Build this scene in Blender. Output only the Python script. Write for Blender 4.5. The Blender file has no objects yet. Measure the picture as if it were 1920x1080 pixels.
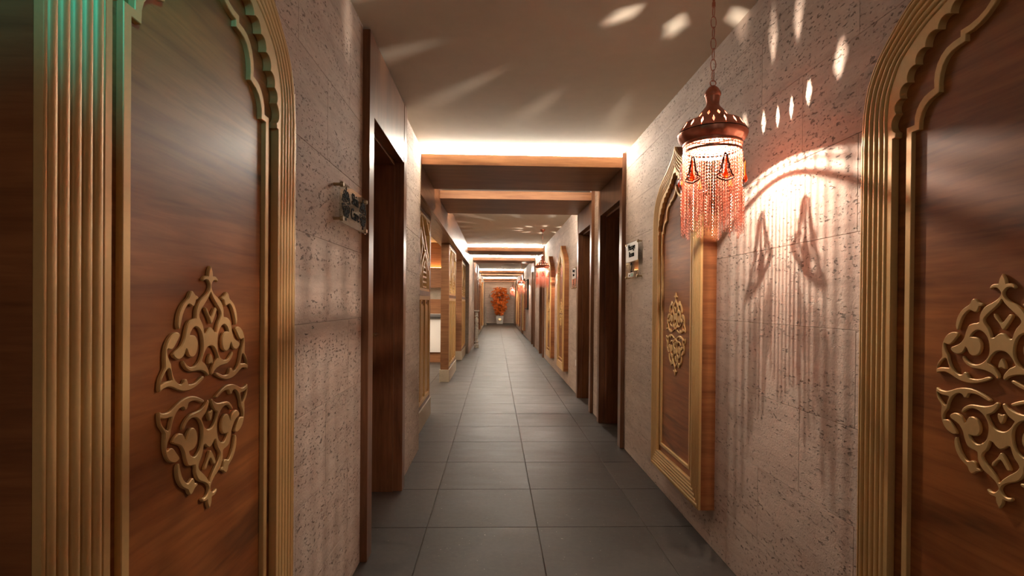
import bpy, bmesh, math, random
from mathutils import Matrix, Vector
random.seed(7)
PI = math.pi
S = bpy.context.scene
COL = S.collection

# ------------------------------------------------------------------ camera
def make_camera():
    yaw, pitch, roll, h, f, cy = .03092196, -.00558145, .00853655, 1.22594188, 1010.675, 573.011
    fw = Vector((math.sin(yaw)*math.cos(pitch), math.cos(yaw)*math.cos(pitch), math.sin(pitch)))
    r0 = Vector((math.cos(yaw), -math.sin(yaw), 0)); u0 = r0.cross(fw)
    r = math.cos(roll)*r0 + math.sin(roll)*u0
    u = -math.sin(roll)*r0 + math.cos(roll)*u0
    cd = bpy.data.cameras.new('camera'); co = bpy.data.objects.new('camera', cd); COL.objects.link(co)
    m = Matrix((r, u, -fw)).transposed().to_4x4(); m.translation = Vector((0, 0, h))
    co.matrix_world = m
    cd.sensor_width = 36; cd.lens = f/1920*36; cd.shift_y = (cy-540)/1920
    cd.clip_start = .02; cd.clip_end = 100
    S.camera = co
make_camera()

# ------------------------------------------------------------------ light and exposure
S.view_settings.view_transform = 'Standard'; S.view_settings.look = 'None'
S.view_settings.gamma = 1; S.view_settings.use_curve_mapping = False
S.view_settings.exposure = 1.5
LAMP_W = 17.0; LED_E = 38.0; BACK_E = .12; TEAL_W = .5
W = bpy.data.worlds.new('world'); S.world = W; W.use_nodes = True
W.node_tree.nodes['Background'].inputs[0].default_value = (1, .86, .72, 1)
W.node_tree.nodes['Background'].inputs[1].default_value = BACK_E
def area(name, loc, rot, sx, sy, w, col):
    l = bpy.data.lights.new(name, 'AREA'); l.shape = 'RECTANGLE'; l.size = sx; l.size_y = sy
    l.energy = w; l.color = col
    o = bpy.data.objects.new(name, l); o.location = loc; o.rotation_euler = rot; COL.objects.link(o); return o
tl = area('teal_cove_light', (.70, -.50, 2.40), Vector((-1.27, 1.14, -.44)).to_track_quat('-Z', 'Y').to_euler(), .3, .05, TEAL_W, (.0, .66, .85))
tl.data.spread = math.radians(28)
area('rear_fill_light', (.25, -1.6, 2.45), (math.radians(25), 0, 0), .5, .5, 1.2, (1, .84, .68))  # added fill from behind the camera; the ceiling has no fitting here
area('treatment_room_light', (-2.4, 8.8, 2.48), (0, 0, 0), 1.2, 3.0, 45, (1, .84, .66))

# ------------------------------------------------------------------ materials
def mat(name, col=(.5,.5,.5), rough=.5, metal=0, spec=.5):
    m = bpy.data.materials.new(name); m.use_nodes = True
    b = m.node_tree.nodes['Principled BSDF']
    b.inputs['Base Color'].default_value = (*col, 1); b.inputs['Roughness'].default_value = rough
    b.inputs['Metallic'].default_value = metal; b.inputs['Specular IOR Level'].default_value = spec
    return m, m.node_tree, b
def nd(t, kind, **kw):
    n = t.nodes.new(kind)
    for k, v in kw.items():
        if k in n.inputs: n.inputs[k].default_value = v
        else: setattr(n, k, v)
    return n
def pos(t, scale, local=False, rnd=0):
    mp = nd(t, 'ShaderNodeMapping'); mp.inputs['Scale'].default_value = scale
    if local: g = nd(t, 'ShaderNodeTexCoord'); t.links.new(g.outputs['Object'], mp.inputs['Vector'])
    else: g = nd(t, 'ShaderNodeNewGeometry'); t.links.new(g.outputs['Position'], mp.inputs['Vector'])
    if rnd:
        oi = nd(t, 'ShaderNodeObjectInfo'); mu = nd(t, 'ShaderNodeMath', operation='MULTIPLY'); mu.inputs[1].default_value = rnd
        t.links.new(oi.outputs['Random'], mu.inputs[0]); cb = nd(t, 'ShaderNodeCombineXYZ')
        for i in range(3): t.links.new(mu.outputs[0], cb.inputs[i])
        t.links.new(cb.outputs[0], mp.inputs['Location'])
    return mp.outputs['Vector']
def noise(t, vec, scale, detail=4, rough=.55, dist=0):
    n = nd(t, 'ShaderNodeTexNoise', Scale=scale, Detail=detail, Roughness=rough, Distortion=dist)
    t.links.new(vec, n.inputs['Vector']); return n.outputs['Fac']
def ramp(t, fac, stops):
    r = nd(t, 'ShaderNodeValToRGB'); e = r.color_ramp.elements
    while len(e) < len(stops): e.new(.5)
    for i, (p, c) in enumerate(stops): e[i].position = p; e[i].color = (*c, 1) if len(c) == 3 else c
    t.links.new(fac, r.inputs['Fac']); return r.outputs['Color']
def mix(t, fac, a, b, mode='MIX'):
    m = nd(t, 'ShaderNodeMix', data_type='RGBA', blend_type=mode)
    for s, v in ((0, fac), (6, a), (7, b)):
        if isinstance(v, (int, float)): m.inputs[s].default_value = v
        elif isinstance(v, tuple): m.inputs[s].default_value = (*v, 1)
        else: t.links.new(v, m.inputs[s])
    return m.outputs[2]
def bump(t, b, h, strength, dist):
    n = nd(t, 'ShaderNodeBump', Strength=strength, Distance=dist); t.links.new(h, n.inputs['Height'])
    t.links.new(n.outputs['Normal'], b.inputs['Normal'])
G = lambda v: (v, v, v)

def travertine(name, light, dark, rnd):
    m, t, b = mat(name, rough=.72, spec=.25)
    v1 = pos(t, (1, 1, 5.5), rnd=rnd); v2 = pos(t, (1, 1, 1), rnd=rnd); v3 = pos(t, (1, 1, 2.3), rnd=rnd)
    base = ramp(t, noise(t, v1, 2.6, 6, .6, .4), [(.32, dark), (.62, light)])
    base = mix(t, .35, base, ramp(t, noise(t, v1, 11, 5, .6, .3), [(.35, dark), (.6, light)]))
    # rows of pits: fine holes gathered along bedding lines
    band = ramp(t, noise(t, pos(t, (1, 1, 8), rnd=rnd), 1.6, 3, .5, .3), [(.40, G(0)), (.55, G(1))])
    pit = ramp(t, noise(t, v3, 44, 3, .6, .1), [(.355, G(1)), (.40, G(0))])
    pit2 = ramp(t, noise(t, pos(t, (1, 1, 3.2), rnd=rnd), 17, 4, .62, .2), [(.31, G(1)), (.35, G(0))])
    pits = mix(t, 1.0, mix(t, 1.0, pit, band, 'MULTIPLY'), pit2, 'LIGHTEN')
    vein = ramp(t, noise(t, pos(t, (.6, .6, 16), rnd=rnd), 1.5, 6, .65, .25), [(.36, G(.74)), (.46, G(1))])
    base = mix(t, .35, base, mix(t, 1.0, base, vein, 'MULTIPLY'))
    col = mix(t, mix(t, 1.0, pits, G(.9), 'MULTIPLY'), base, tuple(c*.42 for c in dark))
    t.links.new(col, b.inputs['Base Color'])
    h = mix(t, .2, mix(t, 1.0, (1., 1., 1.), pits, 'SUBTRACT'), ramp(t, noise(t, v2, 110, 4, .65), [(.2, G(0)), (.8, G(1))]))
    bump(t, b, h, 1.0, .008)
    return m
TRAV = travertine('travertine', (.62, .50, .42), (.45, .34, .275), 40.)
TRAVB = travertine('travertine_ground', (.40, .32, .26), (.30, .24, .20), 0)

def wood(name, a, bcol, axis, rough=.38, coat=.0, scale=1., knots=False):
    # axis: which world axis the grain runs along
    m, t, b = mat(name, rough=rough, spec=.38)
    s = [26*scale, 26*scale, 26*scale]; s[axis] = 1.6*scale
    v = pos(t, tuple(s), rnd=20.)
    s2 = [5*scale]*3; s2[axis] = .8*scale
    v2 = pos(t, tuple(s2), rnd=20.)
    mid = tuple((x+y)/2 for x, y in zip(a, bcol))
    c1 = ramp(t, noise(t, v2, 1.2, 4, .6, 1.1), [(.3, bcol), (.5, mid), (.68, a)])
    c2 = ramp(t, noise(t, v, 1.6, 5, .65, .5), [(.3, tuple(x*.62 for x in bcol)), (.6, (1, 1, 1))])
    c = mix(t, .45, c1, mix(t, 1.0, c1, c2, 'MULTIPLY'))
    if knots:
        k = ramp(t, noise(t, pos(t, (1.1, 1.1, 5.5), rnd=20.), 1.7, 3, .5, .8), [(.56, G(1)), (.72, G(.45))])
        c = mix(t, 1.0, c, k, 'MULTIPLY')
    t.links.new(c, b.inputs['Base Color'])
    b.inputs['Coat Weight'].default_value = coat; b.inputs['Coat Roughness'].default_value = .22
    bump(t, b, noise(t, v, 2.2, 4, .6), .12, .001)
    return m
WOODPANEL = wood('walnut_panel', (.46, .160, .040), (.27, .088, .022), 1, rough=.42, coat=.08, knots=True)
WOODSIDE = wood('walnut_side', (.40, .15, .05), (.25, .085, .028), 0, rough=.42)
WOODV = wood('door_casing_wood', (.27, .115, .05), (.17, .07, .032), 2, rough=.36, coat=.12)
WOODX = wood('beam_wood', (.40, .19, .085), (.29, .125, .055), 0, rough=.42)
WOODY = wood('fascia_wood', (.36, .16, .075), (.24, .10, .045), 1, rough=.36, coat=.2)

def gold():
    m, t, b = mat('gold_paint', (.50, .36, .14), .48, .3)
    n = noise(t, pos(t, (1, 1, 1)), 90, 3, .6)
    t.links.new(ramp(t, n, [(.3, (.68, .435, .180)), (.7, (.73, .470, .195))]), b.inputs['Base Color'])
    return m
GOLD = gold()
def slate():
    m, t, b = mat('slate_floor_tile', rough=.4, spec=.5)
    n1 = noise(t, pos(t, (1.4, 4, 1), rnd=30.), 2.2, 6, .65, .6)
    n2 = noise(t, pos(t, (1, 1, 1), rnd=30.), 34, 5, .7)
    c = ramp(t, n1, [(.3, (.033, .028, .025)), (.7, (.090, .075, .063))])
    c = mix(t, .35, c, ramp(t, n2, [(.3, (.030, .026, .023)), (.72, (.098, .080, .067))]))
    spk = ramp(t, noise(t, pos(t, (1, 1, 1), rnd=30.), 60, 2, .5), [(.735, G(0)), (.76, G(1))])
    c = mix(t, spk, c, (.25, .22, .2))
    oi = nd(t, 'ShaderNodeObjectInfo'); c = mix(t, 1.0, c, ramp(t, oi.outputs['Random'], [(0, G(.8)), (1, G(1.))]), 'MULTIPLY')
    t.links.new(c, b.inputs['Base Color'])
    t.links.new(ramp(t, n1, [(.3, G(.42)), (.7, G(.58))]), b.inputs['Roughness'])
    bump(t, b, n2, .15, .002); return m
SLATE = slate()
def simple(name, col, rough, metal=0, bs=0, bd=.001, scale=40, var=.12, spec=.5):
    m, t, b = mat(name, col, rough, metal, spec)
    n = noise(t, pos(t, (1, 1, 1)), scale, 4, .6)
    t.links.new(ramp(t, n, [(.3, tuple(c*(1-var) for c in col)), (.7, tuple(min(1, c*(1+var)) for c in col))]), b.inputs['Base Color'])
    if bs: bump(t, b, n, bs, bd)
    return m
GROUT = simple('grout', (.16, .13, .11), .85, var=.8, scale=3)
PLASTER = simple('ceiling_plaster', (.74, .67, .56), .8, bs=.05, var=.03, scale=8, spec=.2)
COPPER = simple('copper', (.50, .20, .135), .33, .9, var=.15)
COPPERCHAIN = simple('copper_chain_metal', (.60, .27, .19), .34, 1.0, var=.08)
DARKCOPPER = simple('dark_bronze', (.10, .045, .04), .35, .9, var=.2)
BRASS = simple('brass', (.45, .34, .2), .3, 1.0)
STONEWHITE = simple('white_limestone', (.72, .66, .58), .6, bs=.1, var=.06)
BEIGE = simple('beige_stone_plinth', (.55, .46, .34), .5, var=.08)
WHITEMARBLE = None
def marble():
    m, t, b = mat('white_marble', rough=.2)
    n = noise(t, pos(t, (1, 1, 1)), 2.2, 7, .6, 1.6)
    t.links.new(ramp(t, n, [(.42, (.83, .79, .73)), (.5, (.66, .60, .54)), (.56, (.85, .81, .75))]), b.inputs['Base Color'])
    return m
MARBLE = marble()
LACQ = simple('glossy_white_shell', (.82, .79, .75), .2, var=.02, scale=3)
TURNED = simple('weathered_white_turned_wood', (.46, .41, .34), .6, bs=.3, var=.35, scale=25)
LEAFM = simple('orange_leaf', (.85, .15, .012), .55, var=.5, scale=9)
BARK = simple('dark_bark', (.06, .035, .02), .8)
BLACKM = simple('black_print', (.012, .011, .010), .9, spec=.1)
BLACKG = simple('black_gloss', (.012, .010, .010), .15)
PRINT = simple('pale_print', (.80, .76, .72), .5, var=.02)  # also colours the painted reflection on the room signs
GREENP = simple('green_print', (.12, .30, .16), .5)
STEEL = simple('brushed_steel', (.55, .53, .5), .25, 1.0)
DARKROLL = simple('grey_cushion', (.09, .08, .075), .5)
WARMM = simple('marble_strip', (.50, .42, .33), .3, var=.25, scale=5)
TEALM = simple('teal_tinted', (.2, .5, .45), .4)
def emis(name, col, e):
    m, t, b = mat(name, (0, 0, 0)); b.inputs['Emission Color'].default_value = (*col, 1); b.inputs['Emission Strength'].default_value = e
    n = noise(t, pos(t, (1, 1, 1)), 1.0)
    return m
LEDM = emis('led_strip_light', (1, .91, .78), LED_E)
LEDWARM = emis('led_strip_amber', (1, .50, .16), 18.)
LEDEND = emis('led_strip_warm', (1, .74, .50), 12.)
LEDDIM = emis('led_strip_soft', (1, .78, .56), LED_E*.4)
BULBM = emis('bulb_glow', (1, .84, .68), 40.)
def glass(name, col, rough=0., ior=1.45):
    m, t, b = mat(name, col, rough); b.inputs['Transmission Weight'].default_value = 1; b.inputs['IOR'].default_value = ior
    return m
def thin_glass():
    m = bpy.data.materials.new('clear_acrylic'); m.use_nodes = True; t = m.node_tree
    t.nodes.remove(t.nodes['Principled BSDF']); out = t.nodes['Material Output']
    tr = nd(t, 'ShaderNodeBsdfTransparent'); tr.inputs[0].default_value = (.93, .94, .90, 1)
    gl = nd(t, 'ShaderNodeBsdfGlossy'); gl.inputs['Roughness'].default_value = .03
    lw = nd(t, 'ShaderNodeLayerWeight', Blend=.5); pw = nd(t, 'ShaderNodeMath', operation='POWER'); pw.inputs[1].default_value = 5
    t.links.new(lw.outputs['Facing'], pw.inputs[0]); fr = nd(t, 'ShaderNodeMath', operation='MULTIPLY_ADD'); fr.inputs[1].default_value = .9; fr.inputs[2].default_value = .04
    t.links.new(pw.outputs[0], fr.inputs[0]); mx = nd(t, 'ShaderNodeMixShader')
    t.links.new(fr.outputs[0], mx.inputs[0]); t.links.new(tr.outputs[0], mx.inputs[1]); t.links.new(gl.outputs[0], mx.inputs[2])
    t.links.new(mx.outputs[0], out.inputs['Surface']); return m
ACRYL = thin_glass()
AMBER = glass('orange_glass', (1., .16, .02), .05)
AMBER.node_tree.nodes['Principled BSDF'].inputs['Transmission Weight'].default_value = .6

# ------------------------------------------------------------------ mesh helpers
def link(name, me, m=None, parent=None, loc=None, rot=None, kind=None):
    if m is not None and not me.materials: me.materials.append(m)
    o = bpy.data.objects.new(name, me); COL.objects.link(o)
    if parent: o.parent = parent
    if loc is not None: o.location = loc
    if rot is not None: o.rotation_euler = rot
    if kind: o['kind'] = kind
    return o
def fix(me, smooth=None):
    bm = bmesh.new(); bm.from_mesh(me); bmesh.ops.recalc_face_normals(bm, faces=bm.faces); bm.to_mesh(me); bm.free()
    if smooth is not None:
        for p in me.polygons: p.use_smooth = True
        me.set_sharp_from_angle(angle=math.radians(smooth))
    return me
class MB:
    def __init__(s): s.v = []; s.f = []
    def add(s, vs, fs):
        n = len(s.v); s.v += [tuple(v) for v in vs]; s.f += [tuple(i+n for i in f) for f in fs]; return s
    def box(s, x0, x1, y0, y1, z0, z1):
        return s.add([(x0,y0,z0),(x1,y0,z0),(x1,y1,z0),(x0,y1,z0),(x0,y0,z1),(x1,y0,z1),(x1,y1,z1),(x0,y1,z1)],
                     [(0,3,2,1),(4,5,6,7),(0,1,5,4),(1,2,6,5),(2,3,7,6),(3,0,4,7)])
    def bar(s, a, b, w, d, nrm=(0, 1, 0)):
        # box bar from a to b, width w across, depth d along nrm
        a = Vector(a); b = Vector(b); n = Vector(nrm).normalized(); t = (b-a).normalized(); c = t.cross(n)*w/2; n = n*d/2
        return s.add([a-c-n, a+c-n, a+c+n, a-c+n, b-c-n, b+c-n, b+c+n, b-c+n],
                     [(0,3,2,1),(4,5,6,7),(0,1,5,4),(1,2,6,5),(2,3,7,6),(3,0,4,7)])
    def tube(s, pts, r, n=6, closed=False):
        pts = [Vector(p) for p in pts]; m = len(pts); base = len(s.v)
        rr = r if isinstance(r, (list, tuple)) else [r]*m
        for i, p in enumerate(pts):
            a = pts[i-1] if (i or closed) else pts[i]; b = pts[(i+1) % m] if (i < m-1 or closed) else pts[i]
            t = (b-a).normalized(); q = Vector((0, 0, 1)) if abs(t.z) < .9 else Vector((1, 0, 0))
            u = t.cross(q).normalized(); w = t.cross(u)
            for k in range(n):
                an = 2*PI*k/n; s.v.append(tuple(p + (u*math.cos(an)+w*math.sin(an))*rr[i]))
        for i in range(m if closed else m-1):
            j = (i+1) % m
            for k in range(n):
                l = (k+1) % n; s.f.append((base+i*n+k, base+i*n+l, base+j*n+l, base+j*n+k))
        if not closed:
            s.f.append(tuple(base+k for k in range(n))[::-1]); s.f.append(tuple(base+(m-1)*n+k for k in range(n)))
        return s
    def lathe(s, prof, n=32, cx=0, cy=0, cap=True):
        base = len(s.v)
        for r, z in prof:
            for k in range(n):
                a = 2*PI*k/n; s.v.append((cx+r*math.cos(a), cy+r*math.sin(a), z))
        for i in range(len(prof)-1):
            for k in range(n):
                l = (k+1) % n; s.f.append((base+i*n+k, base+i*n+l, base+(i+1)*n+l, base+(i+1)*n+k))
        if cap:
            s.f.append(tuple(base+k for k in range(n))[::-1]); s.f.append(tuple(base+(len(prof)-1)*n+k for k in range(n)))
        return s
    def mesh(s, name, smooth=None, bevel=0):
        me = bpy.data.meshes.new(name); me.from_pydata(s.v, [], s.f); me.validate()
        if bevel:
            bm = bmesh.new(); bm.from_mesh(me)
            bmesh.ops.recalc_face_normals(bm, faces=bm.faces)
            bmesh.ops.bevel(bm, geom=list(bm.edges), offset=bevel, segments=1, affect='EDGES', profile=.5)
            bm.to_mesh(me); bm.free()
        return fix(me, smooth)
    def obj(s, name, m, parent=None, loc=None, rot=None, smooth=None, bevel=0, kind=None):
        return link(name, s.mesh(name, smooth, bevel), m, parent, loc, rot, kind)
def box(name, b, m, parent=None, bevel=0, kind=None, loc=None): return MB().box(*b).obj(name, m, parent, loc, bevel=bevel, kind=kind)
def tag(o, label, cat, group=None):
    o['label'] = label; o['category'] = cat
    if group: o['group'] = group
    return o
def thing(name, label, cat, loc=(0, 0, 0), rz=0, group=None, kind=None):
    o = bpy.data.objects.new(name, None); COL.objects.link(o); o.empty_display_size = .1
    o.location = loc; o.rotation_euler = (0, 0, rz); tag(o, label, cat, group)
    if kind: o['kind'] = kind
    return o
def structure(o, label, cat='structure'):
    o['kind'] = 'structure'; return tag(o, label, cat)
def copy_tree(o, parent=None):
    c = o.copy(); COL.objects.link(c)
    if parent: c.parent = parent
    for ch in list(o.children): copy_tree(ch, c)
    return c
def catmull(L, closed=True, n=3):
    out = []; m = len(L)
    for i in range(m if closed else m-1):
        g = lambda k: L[k % m] if closed else L[max(0, min(m-1, k))]
        p0, p1, p2, p3 = g(i-1), g(i), g(i+1), g(i+2)
        for j in range(n):
            t = j/n
            out.append(tuple(.5*(2*b+(c-a)*t+(2*a-5*b+4*c-d)*t*t+(3*b-a-3*c+d)*t**3) for a, b, c, d in zip(p0, p1, p2, p3)))
    if not closed: out.append(tuple(L[-1]))
    return out
def plate(name, loops, thick, bev, y0, smooth=30):
    """filled outline(s) (x,z) with holes; back at y=y0, front at y0-thick"""
    cu = bpy.data.curves.new(name, 'CURVE'); cu.dimensions = '2D'; cu.fill_mode = 'BOTH'
    for L in loops:
        sp = cu.splines.new('POLY'); sp.points.add(len(L)-1)
        for i, (x, z) in enumerate(L): sp.points[i].co = (x, z, 0, 1)
        sp.use_cyclic_u = True
    cu.extrude = thick/2-bev; cu.bevel_depth = bev; cu.bevel_resolution = 0; cu.offset = -bev
    o = bpy.data.objects.new(name, cu); me = bpy.data.meshes.new_from_object(o)
    for v in me.vertices:
        x, y, z = v.co; v.co = (x, y0-thick/2-z, y)
    bm = bmesh.new(); bm.from_mesh(me); bmesh.ops.remove_doubles(bm, verts=bm.verts, dist=1e-5); bm.to_mesh(me); bm.free()
    bpy.data.objects.remove(o); bpy.data.curves.remove(cu); me.materials.clear(); me.name = name
    return fix(me, smooth)
def text_mesh(body, size, thick, y0, align='CENTER'):
    cu = bpy.data.curves.new('text', 'FONT'); cu.body = body; cu.size = size; cu.align_x = align; cu.extrude = thick/2
    cu.resolution_u = 3
    o = bpy.data.objects.new('text', cu); me = bpy.data.meshes.new_from_object(o)
    for v in me.vertices:
        x, y, z = v.co; v.co = (x, y0-thick/2-z, y)
    bpy.data.objects.remove(o); bpy.data.curves.remove(cu); me.materials.clear(); return me

# ------------------------------------------------------------------ the place: measures in metres
XL, XR, H, YE, YB = -.628, 1.098, 2.51, 32.0, -2.6
LDOORS = [2.545, 16.0, 18.1]                       # near edges of the door casings on the left, each 1.05 wide
RDOORS = [4.53, 5.98, 12.05, 14.95, 21.0, 28.2]
DW = 1.05
OPEN = (4.50, 12.88)                               # the room on the left opens here

# floor
fl = structure(MB().box(-4.2, XR+.5, YB, YE+.1, -.1, -.006).obj('floor', GROUT), 'dark slate tiled corridor floor with pale grout lines', 'floor')
tm = MB().box(-.2978, .2978, -.2978, .2978, -.006, 0).mesh('floor_tile', bevel=.0012)
for i in range(-5, 4):
    x = -.361+.6*i+.3
    for j in range(-8, 49):
        y = 2.935+.6*j-.3
        if y > YE or y < YB: continue
        if x < -.95 and not (4.6 < y < 13.2): continue
        if x < -.95 or y > 20.3: continue
        link('floor_tile', tm, SLATE, fl, (x, y, 0))
rest = MB()
for i in range(-5, 4):
    x = -.361+.6*i+.3
    for j in range(-8, 49):
        y = 2.935+.6*j-.3
        if y > YE or y < YB: continue
        if x < -.95 or y > 20.3: rest.box(x-.2985, x+.2985, y-.2985, min(YE, y+.2985), -.006, 0)
rest.obj('floor_tiles_beyond', SLATE, fl, kind='stuff')

# ceiling
structure(box('ceiling', (-4.2, XR+.5, YB, YE+.1, H, H+.1), PLASTER), 'plain beige plaster ceiling of the corridor', 'ceiling')

# stone walls, open where the doors are, faced with running-bond travertine tiles
ZS = [0, .25, .55, .85, 1.15, 1.45, 1.75, 2.05, 2.35, H]
def intervals(doors, extra):
    cuts = sorted([(d, d+DW) for d in doors]+extra); out = []; y = YB
    for a, b in cuts:
        if a > y: out.append((y, a))
        y = max(y, b)
    out.append((y, YE)); return out
def stone_wall(side, X, segs, y_off):
    sg = 1 if side == 'right' else -1
    m = MB()
    for a, b in segs:
        x0, x1 = sorted((X+sg*.009, X+sg*(.45 if side == 'right' else .13)))
        m.box(x0, x1, a, b, 0, H)
    if side == 'right': m.box(X+.30, X+.45, YB, YE, 0, H)
    w = structure(m.obj('wall_'+side, TRAVB), side+' corridor wall faced with pitted travertine tiles', 'wall')
    cache = {}; beyond = MB()
    for k in range(9):
        z0, z1 = ZS[k], ZS[k+1]; off = y_off + (.3 if k % 2 else 0)
        for a, b in segs:
            j = math.floor((a-off)/.6)
            while off+j*.6 < b:
                y0, y1 = max(a, off+j*.6), min(b, off+(j+1)*.6); j += 1
                if y1-y0 < .02: continue
                xs = (X, X+.009) if sg > 0 else (X-.009, X)
                if (y0+y1)/2 > 9.5: beyond.box(*xs, y0+.0004, y1-.0004, z0+.0004, z1-.0004); continue
                key = (round(y1-y0, 3), k in (0,), k == 8)
                if key not in cache:
                    hy, hz = (y1-y0)/2-.0006, (z1-z0)/2-.0006
                    cache[key] = MB().box(0, sg*.009, -hy, hy, -hz, hz).mesh('stone_tile', bevel=.0009)
                dx = random.uniform(0, .0008)*sg
                link('stone_tile', cache[key], TRAV, w, (X-dx, (y0+y1)/2, (z0+z1)/2))
    beyond.obj('stone_tiles_beyond', TRAV, w, kind='stuff')
    return w
stone_wall('right', XR, intervals(RDOORS, []), 1.907)
stone_wall('left', XL, intervals(LDOORS, [OPEN]), 2.025)
structure(MB().box(XL-.5, XR+.5, YE, YE+.1, 0, H).obj('wall_end', TRAVB), 'pale stone wall closing the far end of the corridor', 'wall')
we = bpy.data.objects['wall_end']; em = MB()
for k in range(9):
    y = XL
    for i in range(4):
        x0 = max(XL, XL+.6*i-(.3 if k % 2 else 0)); x1 = min(XR, XL+.6*(i+1)-(.3 if k % 2 else 0))
        if x1 > x0: em.box(x0+.004, x1-.004, YE-.012, YE, ZS[k]+.005, ZS[k+1]-.005)
em.obj('stone_tiles_beyond', TRAV, we, kind='stuff')
# backs behind the left doors so the recesses are closed
structure(MB().box(XL-.50, XL-.36, YB, 4.4, 0, H).box(XL-.50, XL-.36, 13.2, YE, 0, H).obj('wall_left_rear', TRAVB), 'rear face of the left wall behind the door recesses', 'wall')

# ------------------------------------------------------------------ doors with full-height casings
def door(n, side, y0, label, cat='door'):
    X = XR if side == 'right' else XL
    d = thing('door_%d' % n, label, cat, (X, y0+DW/2, 0), -PI/2 if side == 'right' else PI/2, kind='structure')
    p, w = .034, DW/2                     # local: x along wall, -y out of the wall
    s = .095
    for k in (-1, 1):
        b = sorted((k*w, k*(w-s))); box('casing_stile', (b[0], b[1], -p, .06, 0, H-.012), WOODV, d, bevel=.0015)
        b = sorted((k*(w-s-.0), k*(w-s-.016))); box('door_stop', (b[0], b[1], .024, .21, 0, 2.104), WOODV, d, bevel=.001)
    box('header_panel', (-w+s+.002, w-s-.002, -p+.002, .06, 2.12, H-.012), WOODV, d, bevel=.0015)
    box('head_stop', (-w+s+.018, w-s-.018, .024, .21, 2.100, 2.1185), WOODV, d)
    lf = box('door_leaf', (-w+s+.02, w-s-.02, .165, .205, .008, 2.096), WOODV, d, bevel=.002)
    h = MB().tube([(w-s-.08, .163, 1.02), (w-s-.08, .115, 1.02), (w-s-.19, .115, 1.02)], .009, 8)
    h.obj('handle', BRASS, lf, smooth=40)
    MB().lathe([(.001, 0), (.026, 0), (.026, .008), (.001, .008)], 20).obj('rosette', BRASS, lf, (w-s-.08, .165, 1.02), (PI/2, 0, 0), smooth=40)
    return d
nm = ['skin care door on the left, nearest the camera', ]
door(1, 'left', LDOORS[0], 'nearest door on the left wall, dark wood casing rising to the ceiling')
door(2, 'right', RDOORS[0], 'nearest door on the right wall beside the massage room sign, wooden casing')
door(3, 'right', RDOORS[1], 'second door on the right wall under the second ceiling beam')
door(4, 'right', RDOORS[2], 'third door on the right wall behind the second hanging lamp')
door(5, 'right', RDOORS[3], 'fourth door on the right wall, beyond the third ceiling beam')
door(6, 'left', LDOORS[1], 'brown door on the left wall just beyond the first turned post')
door(7, 'left', LDOORS[2], 'second far brown door on the left beyond the first turned post')
door(8, 'right', RDOORS[4], 'far door on the right wall beyond the third hanging lamp')
door(9, 'right', RDOORS[5], 'last door on the right wall, nearest the far end wall')

# ------------------------------------------------------------------ ceiling beams with light strips
BE = [(4.53, 5.50), (6.0, 7.0), (12.05, 13.0), (14.75, 15.7), (20.8, 21.7), (22.6, 23.3), (27.6, 28.5), (30.4, 31.0)]
bl = ['nearest wide wooden ceiling beam with bright light strip above', 'second ceiling beam, orange lit front, behind the nearest beam',
      'third ceiling beam, behind the second hanging lamp', 'fourth ceiling beam, meeting the pale stone pier on the left',
      'fifth ceiling beam, over the corridor behind the third hanging lamp', 'sixth ceiling beam, thin dark one far down the corridor',
      'seventh ceiling beam, far down near the red plant', 'last ceiling beam, just before the end wall']
for i, (a, b) in enumerate(BE):
    xl = XL if a < 12 or a > 14 else XL
    o = thing('ceiling_beam', bl[i], 'beam', ((XL+XR)/2, (a+b)/2, 2.374), group='wooden beams across the corridor ceiling')
    hx, hy = (XR-XL)/2-.034, (b-a)/2
    x0 = -(XR-XL)/2+.001
    box('beam_board', (x0, hx, -hy, hy, 0, .090), WOODX, o, bevel=.0015)
    e = LEDM if i < 7 else LEDEND
    if i != 1: box('light_strip', (x0+.004, hx-.004, -hy+.004, -hy+.018, .0905, .133), e, o)
    box('light_strip', (x0+.004, hx-.004, hy-.018, hy-.004, .0905, .133), LEDDIM if i == 0 else e, o)

# long fascia over the opening on the left
fa = thing('wooden_fascia', 'long wooden fascia above the lattice screens on the left', 'beam', (XL, (OPEN[0]+OPEN[1])/2, 2.125))
L2 = (OPEN[1]-OPEN[0])/2
box('fascia_board', (-.03, 0, -L2, L2, 0, H-2.125-.001), WOODY, fa, bevel=.0015)
box('soffit_board', (-.24, -.031, -L2, L2, 0, .03), WOODY, fa, bevel=.0015)
box('inner_board', (-.26, -.24, -L2, L2, 0, H-2.125-.001), WOODY, fa)

# ------------------------------------------------------------------ ogee niche panels
OUT = [(0, .20), (0, .9), (0, 1.66), (.004, 1.73), (.012, 1.785), (.030, 1.838), (.062, 1.885), (.10, 1.922), (.14, 1.955), (.175, 1.978), (.223, 2.000), (.28, 2.025), (.339, 2.058), (.38, 2.09), (.41, 2.125)]
INN = [(.103, .298), (.103, .9), (.103, 1.66), (.1005, 1.713), (.105, 1.76), (.119, 1.797), (.144, 1.839), (.184, 1.871), (.212, 1.888), (.234, 1.899), (.262, 1.909), (.30, 1.925), (.34, 1.948), (.38, 1.98), (.41, 2.015)]
def smooth_side(L):   # keep the straight part, smooth the arch
    return L[:3] + catmull(L[2:], False, 4)[1:]
SO, SI = smooth_side(OUT), smooth_side(INN)
def stations(t):
    half = [(a[0]+(b[0]-a[0])*t, a[1]+(b[1]-a[1])*t) for a, b in zip(SO, SI)]
    left = [(x-.41, z) for x, z in half]; right = [(.41-x, z) for x, z in half[:-1]][::-1]
    return left+right      # closed: bottom edge joins last to first
BACK, FACE = 0.0, -.082
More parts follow.
